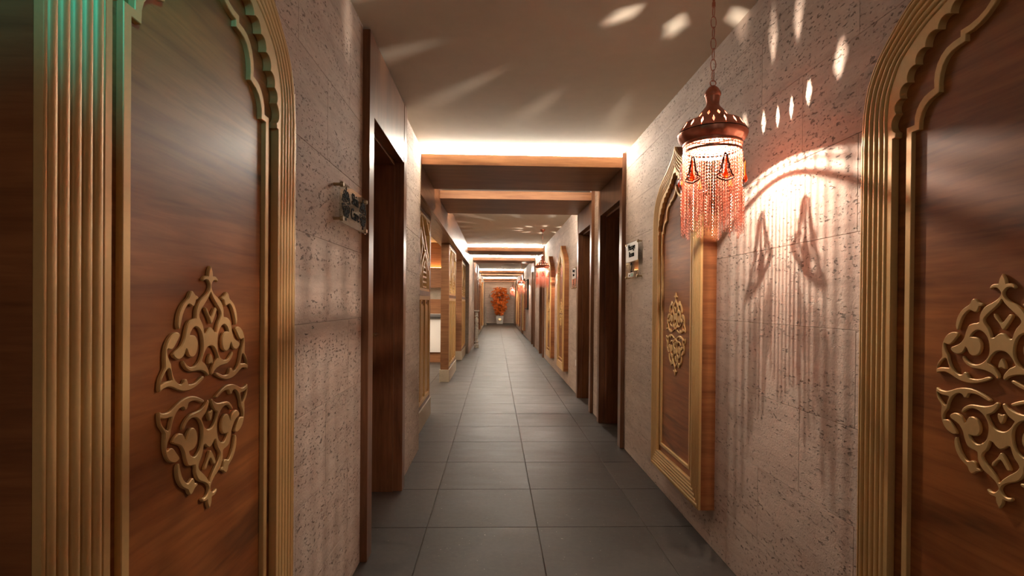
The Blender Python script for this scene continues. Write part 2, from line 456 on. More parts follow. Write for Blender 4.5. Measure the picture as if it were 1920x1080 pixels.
def ring_mesh(name, rows, smooth):
    m = MB(); n = len(rows[0][0])
    for loop, y in rows: m.v += [(x, y, z) for x, z in loop]
    for r in range(len(rows)-1):
        for i in range(n):
            j = (i+1) % n; m.f.append((r*n+i, r*n+j, (r+1)*n+j, (r+1)*n+i))
    return m
def frame_mesh():
    rows = [(stations(0), FACE+.012), (stations(.0), FACE+.001), (stations(.012), FACE)]
    rows.append((stations(.05), FACE))
    N = 5
    for k in range(N):
        for q in range(9):
            a = q/8; t = .05+.95*(k+a)/N
            hgt = .0095*math.sqrt(max(0, 1-(2*a-1)**2))
            rows.append((stations(t), FACE+.0075-hgt))
    rows.append((stations(1.0), FACE))
    rows.append((stations(1.0), FACE+.02))
    return ring_mesh('ridged_frame', rows, 1).mesh('ridged_frame', smooth=50)
FRAME = frame_mesh()
# face band with scalloped inner edge in the arch
def mir(L): return [(x-.41, z) for x, z in L] + [(.41-x, z) for x, z in L[::-1]]
cusps = [(.129, 1.667), (.130, 1.715), (.144, 1.749), (.167, 1.780), (.193, 1.813), (.221, 1.842), (.257, 1.866), (.292, 1.884), (.325, 1.903), (.353, 1.925), (.380, 1.950), (.41, 1.972)]
def scallop():
    out = [(.117, .312), (.117, 1.655), (.127, 1.655)]
    for i in range(len(cusps)-1):
        a, b = Vector(cusps[i]), Vector(cusps[i+1]); d = b-a; L = d.length
        nrm = Vector((-d.y, d.x)).normalized()
        if i == 0: nrm = Vector((-1, 0))
        out.append(tuple(a))
        for q in range(1, 8):
            f = q/8; h = .34*L*(math.sin(PI*f)**.7)
            out.append(tuple(a+d*f+nrm*h))
    out.append((.409, cusps[-1][1])); return out
sc = scallop()
BAND = plate('scalloped_band', [stations(.985), mir(sc)], .0195, .0008, FACE+.0198, 25)
TO = [(.153, .352), (.153, 1.671), (.178, 1.671), (.179, 1.690), (.185, 1.706), (.195, 1.720), (.208, 1.730), (.222, 1.735), (.237, 1.738), (.236, 1.755), (.238, 1.773), (.245, 1.792), (.256, 1.807), (.270, 1.817), (.287, 1.822), (.307, 1.824), (.307, 1.838), (.33, 1.839), (.350, 1.844), (.368, 1.853), (.385, 1.868), (.398, 1.886), (.4095, 1.908)]
TI = [(.171, .370), (.171, 1.655), (.194, 1.655), (.195, 1.677), (.201, 1.694), (.211, 1.706), (.224, 1.715), (.238, 1.719), (.253, 1.723), (.252, 1.745), (.255, 1.764), (.261, 1.781), (.271, 1.794), (.284, 1.802), (.300, 1.806), (.321, 1.808), (.321, 1.823), (.337, 1.824), (.355, 1.829), (.372, 1.838), (.388, 1.851), (.401, 1.866), (.4095, 1.880)]
TRIM = plate('cusped_trim', [mir(TO), mir(TI)], .012, .0012, FACE+.0215, 25)
def box_mesh():
    a, b = stations(0), stations(.045)
    m = ring_mesh('x', [(a, 0), (a, FACE+.0125), (b, FACE+.0125), (b, FACE+.020)], 1)
    n = len(a); m.f.append(tuple(3*n+i for i in range(n))); return m.mesh('panel_box', smooth=35)
PBOX = box_mesh()
PBOX.materials.append(WOODPANEL); PBOX.materials.append(WOODSIDE)
for p in PBOX.polygons: p.material_index = 0 if abs(p.normal.y) > .9 else 1
# outline of one quarter of the arabesque, metres from the motif centre
MAIN=[(-.0001,.2389),(-.0065,.2298),(-.0085,.2217),(-.0092,.219),(-.0181,.2189),(-.0244,.2163),(-.0281,.2116),(-.026,.2081),(-.0205,.2106),(-.0127,.2106),(-.0073,.2073),(-.0029,.2011),(-.004,.1953),(-.0093,.1883),(-.0198,.1813),(-.0343,.1743),(-.0423,.1676),(-.0482,.1587),(-.0511,.1499),(-.052,.1384),(-.0637,.136),(-.0732,.133),(-.0788,.1279),(-.0843,.1153),(-.087,.1058),(-.0915,.0977),(-.0986,.0898),(-.1092,.0844),(-.1187,.0806),(-.1226,.0763),(-.1187,.0708),(-.1091,.0661),(-.1002,.0662),(-.0912,.0701),(-.0858,.077),(-.0831,.0823),(-.0802,.0797),(-.0774,.0741),(-.0726,.0682),(-.063,.0653),(-.0533,.0685),(-.0475,.0756),(-.0446,.0865),(-.0457,.0955),(-.0517,.1036),(-.0615,.1067),(-.0711,.1068),(-.0673,.1133),(-.0616,.1184),(-.0538,.1216),(-.0459,.1201),(-.0378,.115),(-.0316,.1068),(-.0277,.0942),(-.0268,.0805),(-.0292,.0695),(-.0352,.0599),(-.0432,.053),(-.0531,.0486),(-.0648,.0476),(-.0762,.0513),(-.0856,.0588),(-.0897,.0625),(-.092,.0596),(-.0902,.054),(-.0837,.0474),(-.0743,.0419),(-.0647,.0391),(-.053,.0387),(-.0391,.038),(-.0268,.0353),(-.0162,.0305),(-.0087,.024),(-.0038,.0263),(-.0056,.0337),(-.0121,.0426),(-.0185,.0491),(-.029,.0548),(-.027,.0602),(-.0229,.0677),(-.0156,.0762),(-.0082,.0807),(-.0002,.0818)]
HOLE=[(.0016,.1862),(-.0049,.1797),(-.0134,.171),(-.0238,.1619),(-.0341,.153),(-.0401,.1442),(-.037,.1363),(-.0297,.1282),(-.0244,.1166),(-.0218,.1083),(-.0164,.1085),(-.0107,.1136),(-.0043,.1174),(.0001,.1183)]
STEM=[(-.1087,.1239),(-.106,.1198),(-.1025,.1204),(-.1007,.1267),(-.0955,.1412),(-.0901,.1506),(-.0828,.159),(-.0754,.1641),(-.0678,.1622),(-.062,.1597),(-.0562,.1616),(-.0533,.1676),(-.0513,.172),(-.0454,.1731),(-.043,.1765),(-.0464,.1792),(-.0524,.1808),(-.0564,.1841),(-.0613,.1878),(-.0661,.1886),(-.0708,.1849),(-.0736,.1794),(-.0764,.1756),(-.0848,.1708),(-.0939,.1644),(-.101,.156),(-.1062,.1467),(-.1088,.1374),(-.1096,.1291)]
SIDE=[(-.1103,.1146),(-.1182,.114),(-.1283,.11),(-.1366,.1029),(-.1423,.0933),(-.1455,.0825),(-.1462,.0686),(-.1453,.0565),(-.1509,.0492),(-.1572,.0411),(-.1602,.0307),(-.161,.023),(-.1593,.017),(-.1538,.0193),(-.1474,.021),(-.1343,.0219),(-.1208,.0177),(-.1095,.0128),(-.0943,.0078),(-.0777,.0058),(-.0606,.0068),(-.0408,.0125),(-.0225,.0211),(-.0239,.0249),(-.0291,.0252),(-.0409,.0204),(-.0528,.0166),(-.0645,.0161),(-.0737,.0172),(-.0769,.0223),(-.0794,.0265),(-.0835,.0281),(-.0872,.0271),(-.0899,.0227),(-.0962,.0207),(-.1034,.0221),(-.1122,.0276),(-.1184,.0347),(-.1236,.0436),(-.127,.0532),(-.1288,.0616),(-.1347,.0694),(-.1389,.0779),(-.1395,.086),(-.1365,.0873),(-.1298,.0854),(-.1231,.0866),(-.1162,.0922),(-.1093,.1),(-.1029,.1079),(-.1036,.1121)]
SHOLE=[(-.1354,.0536),(-.1428,.0492),(-.1508,.0412),(-.1563,.0331),(-.1574,.0275),(-.1491,.0305),(-.1394,.0316),(-.1257,.0326),(-.1286,.0412),(-.1312,.0497)]
CHEV=[(-.0175,.1571),(-.0179,.1516),(-.0121,.1447),(-.0044,.1353),(.0011,.1256),(.0066,.1268),(.0132,.1359),(.0227,.151),(.022,.1558),(.0174,.157),(.0141,.1547),(.0086,.1477),(.0014,.14),(-.0067,.1469),(-.0132,.1562)]
DROP=[(.0017,.0665),(-.0026,.0623),(-.0058,.0557),(-.0068,.0489),(-.0035,.046),(.0014,.0482),(.0074,.0455),(.0103,.0475),(.0096,.0529),(.0062,.0614)]

ZC, YM = 1.054, FACE+.0205
def symm(L): return L + [(-x, z) for x, z in L[::-1]]
def flip(L, fx, fz): return [(x*fx, z*fz) for x, z in L]
def motif_meshes(fz):
    d = {}
    body_ = [(min(x, -.0006) if i in (0, len(MAIN)-1) else min(x, 0), z) for i, (x, z) in enumerate(MAIN)]
    hole_ = [(min(x, -.0006), z) for x, z in HOLE]
    ev = lambda L, n=2: catmull(L, False, n)
    d['arabesque'] = plate('arabesque', [[(x, ZC+z*fz) for x, z in symm(ev(body_))], [(x, ZC+z*fz) for x, z in symm(ev(hole_))]], .0075, .0018, YM)
    for nme, loops in (('stem_leaf', [STEM]), ('side_scroll', [SIDE, SHOLE]), ('chevron', [CHEV]), ('drop_leaf', [DROP])):
        for fx in ((1, -1) if nme in ('stem_leaf', 'side_scroll') else (1,)):
            d[nme, fx] = plate(nme, [[(x*fx, ZC+z*fz) for x, z in catmull(L, True, 2)] for L in loops], .0075, .0016, YM)
    return d
MOT = {1: motif_meshes(1), -1: motif_meshes(-1)}
def niche(side, y0, label, detail=True):
    X = XR if side == 'right' else XL
    t = thing('arched_wall_panel', label, 'wall panel', (X, y0+.41, 0), -PI/2 if side == 'right' else PI/2, group='gold framed ogee arch panels')
    link('panel_box', PBOX, None, t); link('ridged_frame', FRAME, GOLD, t); link('scalloped_band', BAND, GOLD, t); link('cusped_trim', TRIM, GOLD, t)
    for fz in (1, -1):
        a = link('arabesque_motif', MOT[fz]['arabesque'], GOLD, t)
        for k, me in MOT[fz].items():
            if k != 'arabesque': link(k[0], me, GOLD, a)
    return t
niche('left', .668, 'large ogee wall panel on the left wall, nearest the camera, gold ridged frame')
niche('right', .655, 'large ogee wall panel at the right edge, cut by the frame, gold scalloped arch')
niche('right', 2.645, 'gold framed ogee panel on the right wall behind the nearest hanging lamp')
niche('right', 8.03, 'gold framed ogee panel on the right just beyond the second door')
niche('right', 9.95, 'gold framed ogee panel on the right directly behind the second hanging lamp')
niche('right', 19.6, 'small far ogee panel on the right beyond the dark wall screen')
niche('right', 23.3, 'far ogee panel on the right wall beside the fourth hanging lamp')
niche('right', 25.6, 'farthest ogee panel on the right wall before the last door')
niche('left', 20.4, 'far ogee panel on the left wall beyond the brown doors')
niche('left', 23.7, 'farthest ogee panel on the left wall near the end wall')

# ------------------------------------------------------------------ lattice screens of the left room
SX = -.71
def screen(y0, y1, label):
    w = (y1-y0)/2; t = thing('lattice_screen', label, 'screen', (SX, (y0+y1)/2, 0), PI/2, group='wooden lattice screens on the left')
    T = .125
    pl = box('plinth', (-w-.012, w+.012, -.012, T+.012, 0, .19), BEIGE, t, bevel=.002)
    for k in (-1, 1):
        b = sorted((k*w, k*(w-.045))); box('post', (b[0], b[1], 0, T, .19, 2.124), WOODX, t, bevel=.0015)
    box('top_rail', (-w+.046, w-.046, 0, T, 2.095, 2.124), WOODV, t)
    box('middle_rail', (-w+.046, w-.046, 0, T, 1.288, 1.335), WOODV, t)
    box('bottom_rail', (-w+.046, w-.046, .0, T, .19, .225), WOODV, t)
    # lower board: gold frame with raised slats
    a = w-.046
    lp = box('lower_board', (-a, a, .02, T-.02, .226, 1.287), GOLD, t)
    fr = MB()
    for z0, z1 in ((.226, .27), (1.245, 1.287)): fr.box(-a, a, 0, .019, z0, z1)
    n = 4
    for i in range(n+1):
        x = -a+.02+(2*a-.04)*i/n; fr.box(x-.03, x+.03, -.001, .019, .27, 1.245)
    fr.obj('board_frame', GOLD, lp, bevel=.002)
    for i in range(n):
        x = -a+.02+(2*a-.04)*(i+.5)/n
        box('slat', (x-.09, x+.09, .008, .019, .30, 1.19), GOLD, lp, bevel=.002)
        MB().lathe([(.001, 0), (.018, 0), (.012, .008), (.001, .01)], 10).obj('stud', DARKCOPPER, lp, (x, .0185, 1.218), (PI/2, 0, 0))
    # upper lattice: lancet arches, diamond and long chevrons
    z0, z1 = 1.336, 2.094; Y = .028; wd, dp = .026, .05
    f = MB()
    for k in (-1, 1): f.bar((k*(a-.013), Y, z0), (k*(a-.013), Y, z1), wd, dp)
    for z in (z0+.013, z1-.013): f.bar((-a, Y, z), (a, Y, z), wd, dp)
    f.obj('lattice_frame', GOLD, t)
    def arch(cx, hw, zs, zt, r=.012):
        pts = []
        for s in (-1, 1):
            q = [(cx+s*hw*(1-u**1.7), zs+(zt-zs)*u) for u in [i/8 for i in range(9)]]
            pts += q if s < 0 else q[::-1][1:]
        return [(cx-hw, z0)]+pts+[(cx+hw, z0)]
    for c in (-.5, .5):
        cx = c*a; hw = a*.44; m = MB()
        pts = arch(cx, hw, 1.50, 1.745)
        for p, q in zip(pts, pts[1:]): m.bar((p[0], Y, p[1]), (q[0], Y, q[1]), wd, dp)
        ao = m.obj('lancet_arch', GOLD, t); m = MB()
        pts = arch(cx, hw*.55, 1.48, 1.64)
        for p, q in zip(pts, pts[1:]): m.bar((p[0], Y, p[1]), (q[0], Y, q[1]), wd*.8, dp*.8)
        m.obj('inner_arch', GOLD, ao)
        for i in range(5): box('louvre_slat', (cx-hw*.5, cx+hw*.5, Y-.015, Y+.012, 1.37+i*.05, 1.388+i*.05), GOLD, ao)
    m = MB()
    for s in (-1, 1):
        m.bar((0, Y, z1-.01), (s*(a-.02), Y, 1.62), wd, dp); m.bar((0, Y, z1-.16), (s*(a*.80), Y, 1.56), wd, dp)
        m.bar((0, Y, 1.93), (s*.11, Y, 1.79), wd, dp); m.bar((s*.11, Y, 1.79), (0, Y, 1.62), wd, dp); m.bar((0, Y, 1.62), (s*.06, Y, z0), wd, dp)
        m.bar((s*(a-.01), Y, z1-.02), (s*(a*.42), Y, z1-.0), wd*.5, dp*.5)
        m.bar((s*(a-.02), Y, 1.95), (s*a*.55, Y, z1-.01), wd, dp)
    m.obj('diamond_tracery', GOLD, t)
    return t
screen(4.45, 5.91, 'nearest lattice screen on the left, half hidden by the stone wall')
screen(8.28, 9.73, 'middle lattice screen on the left with wooden end face and beige plinth')
screen(11.42, 12.84, 'farthest lattice screen on the left, against the pale stone pier')

# ------------------------------------------------------------------ room on the left
structure(MB().box(-4.2, XL-.14, 13.0, 13.1, 0, H).obj('wall_room_back', TRAVB), 'back wall of the treatment room on the left', 'wall')
structure(MB().box(-4.2, -4.1, 4.3, 13.1, 0, H).box(-4.2, XL-.14, 4.3, 4.4, 0, H).obj('wall_room_side', PLASTER), 'plain side walls of the treatment room on the left', 'wall')
cb = thing('wood_cabinet_wall', 'wooden wall unit with amber light band seen between the left screens', 'cabinet', (-2.0, 11.7, 0))
X0, X1 = -1.9, 1.12
box('upper_panel', (X0, X1, 0, .1, 1.97, H-.01), WOODX, cb)
box('cabinet_body', (X0, X1, -.22, .1, 1.535, 1.955), WOODX, cb, bevel=.002)
box('light_strip', (X0, X1, -.07, -.05, 1.956, 1.966), LEDWARM, cb)
box('splash_strip', (X0, X1, 0, .1, 1.285, 1.534), WARMM, cb)
box('lower_panel', (X0, X1, -.16, .1, .0, 1.284), WOODX, cb, bevel=.002)
co = thing('white_counter', 'glossy white curved counter on a wooden base behind the left screens', 'counter', (-1.9, 10.95, 0))
m = MB(); pr = []
for i in range(13):
    f = i/12; z = .21+.77*f; y = .12*math.sin(f*PI*.55)**2-.02; pr.append((y, z))
for k, xx in enumerate((-1.0, 1.0)):
    m.v += [(xx, y, z) for y, z in pr]+[(xx, .48, .98), (xx, .48, .21)]
n = len(pr)+2
m.f += [(i, (i+1) % n, n+(i+1) % n, n+i) for i in range(n)]+[tuple(range(n))[::-1], tuple(range(n, 2*n))]
m.obj('counter_shell', LACQ, co, smooth=30)
box('base', (-.98, .98, .02, .46, 0, .208), WOODX, co, bevel=.002)
MB().lathe([(.001, -.30), (.03, -.30), (.045, -.27), (.045, .27), (.03, .30), (.001, .30)], 20).obj('bolster', DARKROLL, co, (.80, .08, .93), (0, PI/2, 0), smooth=40)

# ------------------------------------------------------------------ hanging lamps
def sector_dome():
    m = MB()
    prof = [(.006, 2.052), (.014, 2.047), (.022, 2.038), (.028, 2.027), (.0305, 2.019), (.0285, 2.012), (.0265, 2.010), (.026, 2.003), (.0240, 1.992), (.0235, 1.980), (.026, 1.972), (.034, 1.963), (.047, 1.948)]
    m.lathe(prof, 40, cap=False)
    NL = 10
    def row(n, zb, zt, rb, rt, zm, dh, dw, sub):
        # shell strip with one diamond hole per sector; sub = points along half a sector edge
        R = lambda z: rb+(rt-rb)*(z-zb)/(zt-zb)
        P = lambda a, z: (R(z)*math.cos(a), R(z)*math.sin(a), z)
        step = 2*PI/n
        for k in range(n):
            a0 = k*step-PI/2-step/2; am = a0+step/2; a1 = a0+step
            for s, e in ((a0, -1), (a1, 1)):
                ed = am+e*dw/2
                half = [am+(s-am)*q/sub for q in range(sub+1)]
                bot = [P(x, zb) for x in half]; top = [P(x, zt) for x in half]
                mb, mt, ml = P(am, zm-dh/2), P(am, zm+dh/2), P(ed, zm)
                # side points
                sd = P(s, zm)
                m.add([mb]+bot+[sd, ml], [tuple(range(sub+4))])
                m.add([mt]+top+[sd, ml], [tuple(range(sub+4))])
    row(10, 1.922, 1.948, .065, .047, 1.935, .021, .20, 2)
    m.lathe([(.065, 1.922), (.069, 1.920), (.069, 1.917), (.077, 1.9155), (.090, 1.9135), (.102, 1.910)], 54, cap=False)
    row(18, 1.876, 1.910, .1245, .102, 1.893, .027, .086, 2)
    m.lathe([(.1245, 1.876), (.127, 1.868)], 54, cap=False)
    m2 = MB()
    # fluted lower bowl
    n = 108; base = [(.127, 1.868), (.1268, 1.858), (.122, 1.847), (.114, 1.839), (.107, 1.833), (.107, 1.828)]
    for i, (r, z) in enumerate(base):
        for k in range(n):
            fl_ = .0022*abs(math.sin(k/n*PI*18)) * (1 if 0 < i < 4 else 0)
            a = 2*PI*k/n; m2.v.append(((r-.0022*(1 if 0 < i < 4 else 0)+fl_)*math.cos(a), (r-.0022*(1 if 0 < i < 4 else 0)+fl_)*math.sin(a), z))
    for i in range(len(base)-1):
        for k in range(n):
            l = (k+1) % n; m2.f.append((i*n+k, i*n+l, (i+1)*n+l, (i+1)*n+k))
    m.add(m2.v, m2.f)
    return m
DZ = .005
dm = sector_dome()
dm.v = [(x, y, z+DZ-.0) for x, y, z in dm.v]
me = bpy.data.meshes.new('dome'); me.from_pydata(dm.v, [], dm.f)
bm = bmesh.new(); bm.from_mesh(me); bmesh.ops.remove_doubles(bm, verts=bm.verts, dist=2e-5); bmesh.ops.recalc_face_normals(bm, faces=bm.faces); bm.to_mesh(me); bm.free()
for p in me.polygons: p.use_smooth = True
me.set_sharp_from_angle(angle=math.radians(40)); DOME = me
def band():
    m = MB(); r = .1045; z0, z1 = 1.800, 1.848
    for z, h in ((z1-.002, .004), (z0+.015, .003), (z0+.001, .006)):
        n = 72; b = len(m.v)
        for k in range(n):
            a = 2*PI*k/n
            for rr, zz in ((r, z-h/2), (r+.0018, z-h/2), (r+.0018, z+h/2), (r, z+h/2)): m.v.append((rr*math.cos(a), rr*math.sin(a), zz))
        for k in range(n):
            l = (k+1) % n
            for q in range(4): m.f.append((b+k*4+q, b+k*4+(q+1) % 4, b+l*4+(q+1) % 4, b+l*4+q))
    n = 40
    for k in range(n):
        a = 2*PI*k/n; b = a+2*PI/n; c = (a+b)/2
        P = lambda q, z: (r*math.cos(q)+.0009*math.cos(q), r*math.sin(q)+.0009*math.sin(q), z)
        nr = (math.cos(c), math.sin(c), 0)
        m.bar(P(a, z0+.016), P(b, z1-.003), .0022, .0016, nr); m.bar(P(b, z0+.016), P(a, z1-.003), .0022, .0016, nr)
        m.bar(P(a, z0+.003), P(a, z0+.014), .0030, .0016, nr)
        pts = [(0+(r+.0009)*math.cos(a)+.0035*math.cos(t)*(-math.sin(a)), (r+.0009)*math.sin(a)+.0035*math.cos(t)*math.cos(a), z0+.031+.0045*math.sin(t)) for t in [2*PI*i/8 for i in range(8)]]
        m.tube(pts, .0008, 4, closed=True)
    return m.mesh('pierced_band')
BANDL = band()
def linkpts(h, w, flipd, cx=0, z=0, n=8):
    o = []
    for i in range(n):
        a = 2*PI*i/n; x = w/2*math.cos(a); zz = h/2*math.sin(a)
        o.append((cx if flipd else cx+x, x if flipd else 0, z+zz))
    return o
def strand_mesh(L):
    m = MB(); p = .0062; k = int(L/p)
    for i in range(k): m.tube(linkpts(.0088, .0058, i % 2, 0, -i*p-.004, 6), .00075, 3, closed=True)
    return m.mesh('chain_strand')
STR = [strand_mesh(l) for l in (.22, .245, .27, .29, .31, .325)]
SHORT = [strand_mesh(l) for l in (.10, .125, .145, .165)]
def ornament_mesh():
    m = MB()
    out = [(0, 0), (.006, -.004), (.008, -.016), (.011, -.030), (.014, -.040), (.015, -.052), (.021, -.062), (.023, -.072), (.030, -.078), (.031, -.086), (.022, -.091), (.012, -.094), (0, -.097)]
    L = [(x, 0, z) for x, z in out]+[(-x, 0, z) for x, z in out[-2:0:-1]]
    m.tube(L, .0030, 5, closed=True)
    L2_ = [(x*.62, 0, z*.86-.006) for x, y, z in L]; m.tube(L2_, .0016, 4, closed=True)
    for z, w in ((-.030, .010), (-.05, .014), (-.066, .019), (-.08, .027)):
        for s in (-1, 1): m.tube([(s*w*.5, 0, z-.004), (s*w*.95, 0, z)], .0020, 4)
    for s in (-1, 1):
        for z, w in ((-.040, .0165), (-.062, .0235), (-.082, .033)): m.tube(linkpts(.007, .006, 0, s*w, z, 6), .0011, 4, closed=True)
    return m.mesh('ornament_frame', smooth=50)
ORN = ornament_mesh()
DROPM = MB().lathe([(.0006, -.012), (.0022, -.014), (.0026, -.04), (.0036, -.058), (.0078, -.070), (.0098, -.079), (.0070, -.087), (.0006, -.090)], 14).mesh('glass_drop', smooth=50)
CHL = MB().tube(linkpts(.045, .020, 0, 0, 0, 14), .0017, 6, closed=True).mesh('chain_link', smooth=50)
def lamp(X, Y, label, level):
    t = thing('hanging_lamp', label, 'lamp', (X, Y, 0), 0, 'copper lamps with chain fringes')
    d = link('dome', DOME, COPPER, t)
    b = link('pierced_band', BANDL, COPPERCHAIN, t, (0, 0, DZ))
    MB().lathe([(.1065, 1.829+DZ), (.1085, 1.827+DZ), (.1085, 1.823+DZ), (.1065, 1.821+DZ)], 60, cap=False).obj('rim', COPPER, t, smooth=40) if level < 2 else None
    MB().lathe([(.1045, 1.795+DZ), (.1065, 1.795+DZ), (.1065, 1.800+DZ), (.1045, 1.800+DZ), (.1045, 1.795+DZ)], 60, cap=False).obj('fringe_ring', COPPER, t, smooth=40)
    sk = MB().lathe([(.001, 1.978), (.012, 1.978), (.012, 1.905), (.010, 1.903), (.001, 1.903)], 16).obj('socket', DARKCOPPER, t)
    bu = MB().lathe([(.001, 1.902), (.006, 1.900), (.0085, 1.893), (.010, 1.881), (.0085, 1.871), (.001, 1.865)], 16).obj('bulb', BULBM, t, smooth=60)
    bu.visible_shadow = True
    rg = MB().tube([(0+.011*math.cos(a), 0, 2.066+.011*math.sin(a)) for a in [2*PI*i/16 for i in range(16)]], .0022, 6, closed=True).obj('hanging_ring', COPPER, t, smooth=50)
    z = 2.066+.011+.018
    for i in range(7):
        link('chain_link', CHL, COPPER, t, (0, 0, z), (0, 0, PI/2 if i % 2 == 0 else 0)); z += .0405
    MB().lathe([(.001, z-.022), (.0065, z-.022), (.0065, z-.006), (.0045, z-.004), (.0045, 2.462), (.012, 2.461), (.020, 2.468), (.034, 2.49), (.050, 2.505), (.050, 2.5095), (.001, 2.5095)], 28).obj('canopy', COPPER, t, smooth=35)
    RZ = 1.797+DZ
    strands = []
    n = 66
    for k in range(n):
        a = 2*PI*k/n
        L = STR[min(5, max(0, int(2.6+2.4*math.cos(6*(a+PI/2)+PI)+random.uniform(-.8, 1.2))))]
        strands.append((L, (.1055*math.cos(a), .1055*math.sin(a), RZ)))
    for q in range(6):
        a = -PI/2+.03+q*PI/3
        for j in range(9):
            b_ = a+(j-4)*.072+random.uniform(-.02, .02); r = .108+random.uniform(-.004, .008)
            strands.append((SHORT[max(0, min(3, 3-abs(j-4)//1+random.choice((0, 1))))], (r*math.cos(b_), r*math.sin(b_), RZ-.13-.012*(1-abs(j-4)/4)-.01)))
    if level == 0:
        for L, p in strands: link('chain_strand', L, COPPERCHAIN, t, p, (0, 0, random.uniform(0, 3)))
    else:
        m = MB()
        for L, p in strands[::1 if level == 1 else 2]:
            m.add([(v.co.x*(1 if level == 1 else 1.5)+p[0], v.co.y*(1 if level == 1 else 1.5)+p[1], v.co.z+p[2]) for v in L.vertices], [tuple(f.vertices) for f in L.polygons])
        m.obj('chain_fringe', COPPERCHAIN, t, kind='stuff')
    for q in range(6):
        a = -PI/2+.03+q*PI/3
        o = link('ornament', ORN, DARKCOPPER, t, (.112*math.cos(a), .112*math.sin(a), RZ-.032), (0, 0, a+PI/2))
        link('glass_drop', DROPM, AMBER, o, (0, -.004, 0))
    pl_ = bpy.data.lights.new('lamp_light', 'POINT'); pl_.energy = LAMP_W; pl_.color = (1, .84, .69); pl_.shadow_soft_size = .0045
    po = bpy.data.objects.new('lamp_light', pl_); COL.objects.link(po); po.parent = t; po.location = (0, 0, 1.857)
    return t
lamp(.82, 2.03, 'nearest copper hanging lamp with chain fringe and orange glass drops', 0)
lamp(.82, 9.44, 'second hanging lamp, its dotted dome in front of the third beam', 1)
lamp(.83, 17.35, 'third hanging lamp from the camera, small, left of the second one', 2)
lamp(.80, 25.3, 'farthest hanging lamp, beside the red leafed plant', 2)

# ------------------------------------------------------------------ signs
def ornament_print(cx, h, m):
    # small mirrored scroll print made from the same leaf outlines
    loops = []
    s = h/.478
    for fz in (1, -1):
        for fx in (1, -1):
            for L in (STEM, SIDE): loops.append([(cx+x*fx*s, z*fz*s) for x, z in catmull(L, True, 1)])
        loops.append([(cx+x*s, z*fz*s) for x, z in symm([(min(x, -.0006), z) for x, z in MAIN])])
        loops.append([(cx+x*s, z*fz*s) for x, z in CHEV])
    return loops
def standoffs(t, w, h):
    for sx in (-1, 1):
        for sz in (-1, 1):
            MB().lathe([(.001, 0), (.006, 0), (.006, .026), (.0105, .027), (.0105, .036), (.008, .039), (.001, .039)], 16).obj('standoff', BRASS, t, (sx*w, 0, sz*h), (PI/2, 0, 0), smooth=40)
sg = thing('acrylic_door_sign', 'clear acrylic sign reading Skin Care on the left wall by the door', 'sign', (XL, 2.295, 1.612), PI/2)
box('plate', (-.205, .205, -.032, -.026, -.080, .080), ACRYL, sg, bevel=.001)
standoffs(sg, .190, .066)
for txt, dz in (('Skin', .016), ('Care', -.046)):
    link('lettering', text_mesh(txt, .066, .003, -.0325), BLACKM, sg, (0, 0, dz))
for cx in (-.135, .135):
    pm = plate('scroll_print', ornament_print(0, .135, None), .002, .0002, -.0325); pm.transform(Matrix.Diagonal((1.25, 1, 1, 1)))
    link('scroll_print', pm, BLACKM, sg, (cx, 0, 0))
def massage_sign(y, label, grp):
    s2 = thing('acrylic_room_sign', label, 'sign', (XR, y, 1.567), -PI/2)
    box('plate', (-.190, .190, -.032, -.026, -.145, .145), ACRYL, s2, bevel=.001)
    standoffs(s2, .176, .132)
    box('painted_reflection', (-.17, .186, -.0325, -.0321, -.01, .138), PRINT, s2)  # bright reflection on the acrylic, painted as a flat pale panel
    for txt, dz in (('Massage', .082), ('Room', .026)): link('lettering', text_mesh(txt, .064, .003, -.0326), BLACKM, s2, (0, 0, dz))
    return s2
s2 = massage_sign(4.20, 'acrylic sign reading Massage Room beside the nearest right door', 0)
link('numeral', text_mesh('2', .11, .003, -.0325), BLACKM, s2, (0, 0, -.095))
pq = box('plaque', (-.10, .07, -.0345, -.0325, -.132, -.098), PRINT, s2)
box('plaque_field', (-.02, .06, -.0355, -.0345, -.128, -.102), GREENP, pq)
link('plaque_mark', plate('plaque_mark', [[(-.075, -.125), (-.035, -.125), (-.055, -.105)]], .001, .0001, -.0345), BLACKM, pq)
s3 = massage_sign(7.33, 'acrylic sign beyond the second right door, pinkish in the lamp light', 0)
link('numeral', text_mesh('3', .11, .003, -.0325), BLACKM, s3, (0, 0, -.095))

# ------------------------------------------------------------------ far objects
def baluster(y, x, label):
    t = thing('turned_post', label, 'post', (x, y, 0), group='turned white posts on the left')
    pr = [(.001, 0), (.066, 0), (.066, .035), (.055, .045), (.062, .06), (.062, .085), (.045, .10), (.036, .13), (.058, .155), (.058, .175), (.038, .19), (.034, .24), (.046, .255), (.046, .27), (.040, .28), (.045, .45), (.042, .60), (.048, .62), (.048, .64), (.030, .65), (.046, .70), (.052, .75), (.040, .79), (.026, .82), (.026, .83), (.046, .845), (.046, .865), (.030, .875), (.036, .92), (.026, .95), (.05, .965), (.05, .985), (.001, .985)]
    m = MB(); m.lathe(pr, 32); m.obj('shaft', TURNED, t, smooth=35)
    fl = MB()
    for k in range(16):
        a = 2*PI*k/16; fl.tube([(.0425*math.cos(a), .0425*math.sin(a), .285), (.046*math.cos(a), .046*math.sin(a), .45), (.0425*math.cos(a), .0425*math.sin(a), .60)], .0045, 5)
    fl.obj('flutes', TURNED, t)
    box('cap', (-.075, .075, -.075, .075, .986, 1.012), TURNED, t, bevel=.003)
baluster(14.5, -.50, 'turned white post standing by the stone pier on the left')
baluster(29.0, -.52, 'far turned white post on the left near the end wall')
sc_ = thing('wall_screen', 'dark framed screen on the right wall behind the third lamp', 'screen', (XR, 18.35, 1.50), -PI/2)
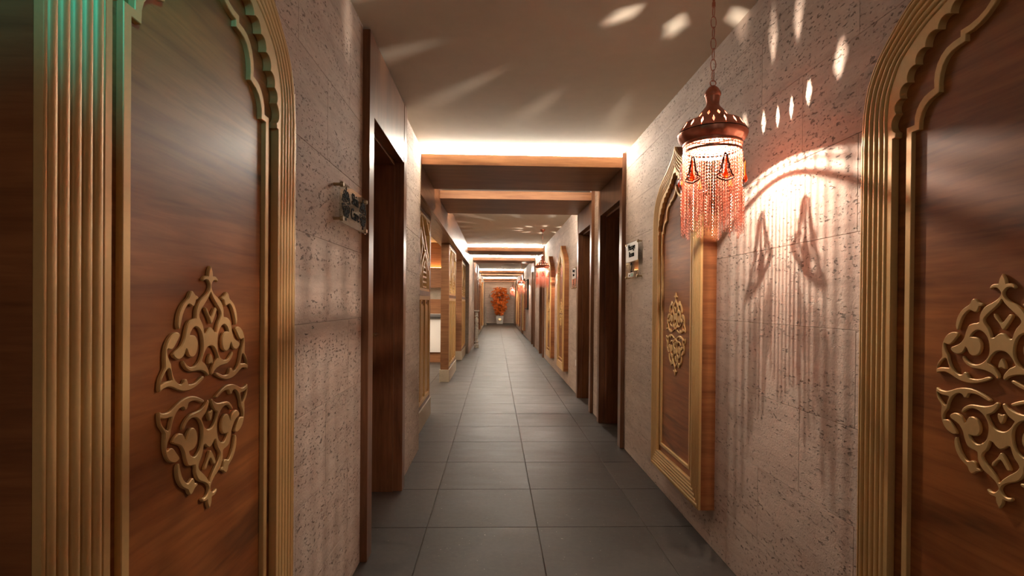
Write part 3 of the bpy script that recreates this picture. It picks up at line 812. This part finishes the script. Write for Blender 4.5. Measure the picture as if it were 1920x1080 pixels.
box('frame', (-.65, .65, -.05, 0, -.5, .5), BLACKM, sc_, bevel=.004)
box('glass_front', (-.62, .62, -.053, -.0505, -.47, .47), BLACKG, sc_)
structure(MB().box(XL, XL+.012, 19.2, YE, 0, .10).obj('baseboard_left', BEIGE), 'pale skirting along the far left wall', 'baseboard')
structure(MB().box(XL, XR, YE-.025, YE-.0125, 0, .05).obj('baseboard_end', BEIGE), 'thin pale skirting at the foot of the end wall', 'baseboard')
sd = thing('smoke_detector', 'small white round detector on the ceiling before the fifth beam', 'detector', (.235, 19.3, H))
MB().lathe([(.001, -.045), (.035, -.045), (.05, -.03), (.055, -.001), (.001, -.001)], 24).obj('housing', PRINT, sd, smooth=40)
so = thing('wall_outlet', 'small white socket low on the right wall before the second door casing', 'socket', (XR, 7.22, .42), -PI/2)
box('plate', (-.04, .04, -.010, 0, -.04, .04), PRINT, so, bevel=.002)
pot = thing('plant_pot', 'white square planter with round medallion below the red leafed plant', 'pot', (.262, 31.2, 0))
m = MB(); hb, ht = .17, .225
m.add([(-hb,-hb,0),(hb,-hb,0),(hb,hb,0),(-hb,hb,0),(-ht,-ht,.45),(ht,-ht,.45),(ht,ht,.45),(-ht,ht,.45),(-ht+.03,-ht+.03,.45),(ht-.03,-ht+.03,.45),(ht-.03,ht-.03,.45),(-ht+.03,ht-.03,.45),(-ht+.04,-ht+.04,.38),(ht-.04,-ht+.04,.38),(ht-.04,ht-.04,.38),(-ht+.04,ht-.04,.38)],
      [(0,3,2,1),(0,1,5,4),(1,2,6,5),(2,3,7,6),(3,0,4,7),(4,5,9,8),(5,6,10,9),(6,7,11,10),(7,4,8,11),(8,9,13,12),(9,10,14,13),(10,11,15,14),(11,8,12,15),(12,13,14,15)])
m.obj('planter', STONEWHITE, pot)
MB().lathe([(.001, 0), (.09, 0), (.085, .01), (.06, .014), (.001, .016)], 20).obj('medallion', BRASS, pot, (0, -.203, .26), (PI/2-.12, 0, 0))
pt = thing('leafy_plant', 'tall plant with orange red leaves standing in the white pot', 'plant', (.262, 31.2, .40))
MB().tube([(0, 0, -.02), (.02, 0, .4), (-.03, .02, .8), (.02, 0, 1.5)], [.03, .024, .018, .008], 8).tube([(.01, 0, .3), (.14, -.03, .8), (.2, 0, 1.3)], [.018, .012, .006], 6).tube([(0, 0, .4), (-.16, .02, .9), (-.22, 0, 1.3)], [.018, .012, .006], 6).obj('stems', BARK, pt)
lf = MB(); rnd = random.Random(3)
shape = [(0, 0), (.25, .10), (.55, .18), (.42, .32), (.62, .55), (.32, .55), (.22, .78), (0, 1.0), (-.22, .78), (-.32, .55), (-.62, .55), (-.42, .32), (-.55, .18), (-.25, .10)]
for i in range(480):
    z = rnd.uniform(.16, 1.72); f = (z-.16)/1.56
    R = .14+.30*math.sin(min(1, f*1.18)*PI*.62)**1.2
    if f > .86: R *= 1-(f-.86)*2.6
    a = rnd.uniform(0, 2*PI); R *= 1+.22*math.sin(3*a+7*z)+.14*math.sin(13*z+a); r = R*math.sqrt(rnd.uniform(.12, 1)); s = rnd.uniform(.11, .20)
    c = Vector((r*math.cos(a), r*math.sin(a)*.7, z))
    out_ = Vector((math.cos(a), math.sin(a), rnd.uniform(-.9, .35))).normalized()
    side = out_.cross(Vector((0, 0, 1))).normalized(); side = (side+Vector((rnd.uniform(-.5, .5), rnd.uniform(-.5, .5), rnd.uniform(-.5, .5)))).normalized()
    out_ = (out_+Vector((0, 0, -.5))).normalized(); side = (side*.35+Vector((rnd.choice((-1, 1)), rnd.uniform(-.4, .4), rnd.uniform(-.5, .5)))).normalized(); nn = out_.cross(side)
    lf.add([c+side*x*s*.8+out_*y*s-nn*(abs(x)*.25+y*y*.2)*s for x, y in shape], [(0, 1, 2, 3, 4, 5, 6, 7), (0, 7, 8, 9, 10, 11, 12, 13)])
lf.obj('leaves', LEAFM, pt, kind='stuff')
ml = thing('metal_wall_lettering', 'polished metal relief strip on the end wall behind the plant', 'sign', (.28, YE-.012, 1.60))
for i in range(9):
    x = -.62+i*.155
    m = MB()
    if i % 2: m.tube([(x-.05, -.02, .10), (x+.04, -.02, .12), (x+.05, -.02, .02), (x-.03, -.02, -.02), (x-.05, -.02, -.12), (x+.05, -.02, -.10)], .013, 6)
    else: m.tube([(x-.05, -.02, -.10), (x-.02, -.02, .10), (x+.05, -.02, .06), (x, -.02, -.03), (x+.05, -.02, -.12)], .013, 6)
    m.obj('metal_stroke', STEEL, ml)
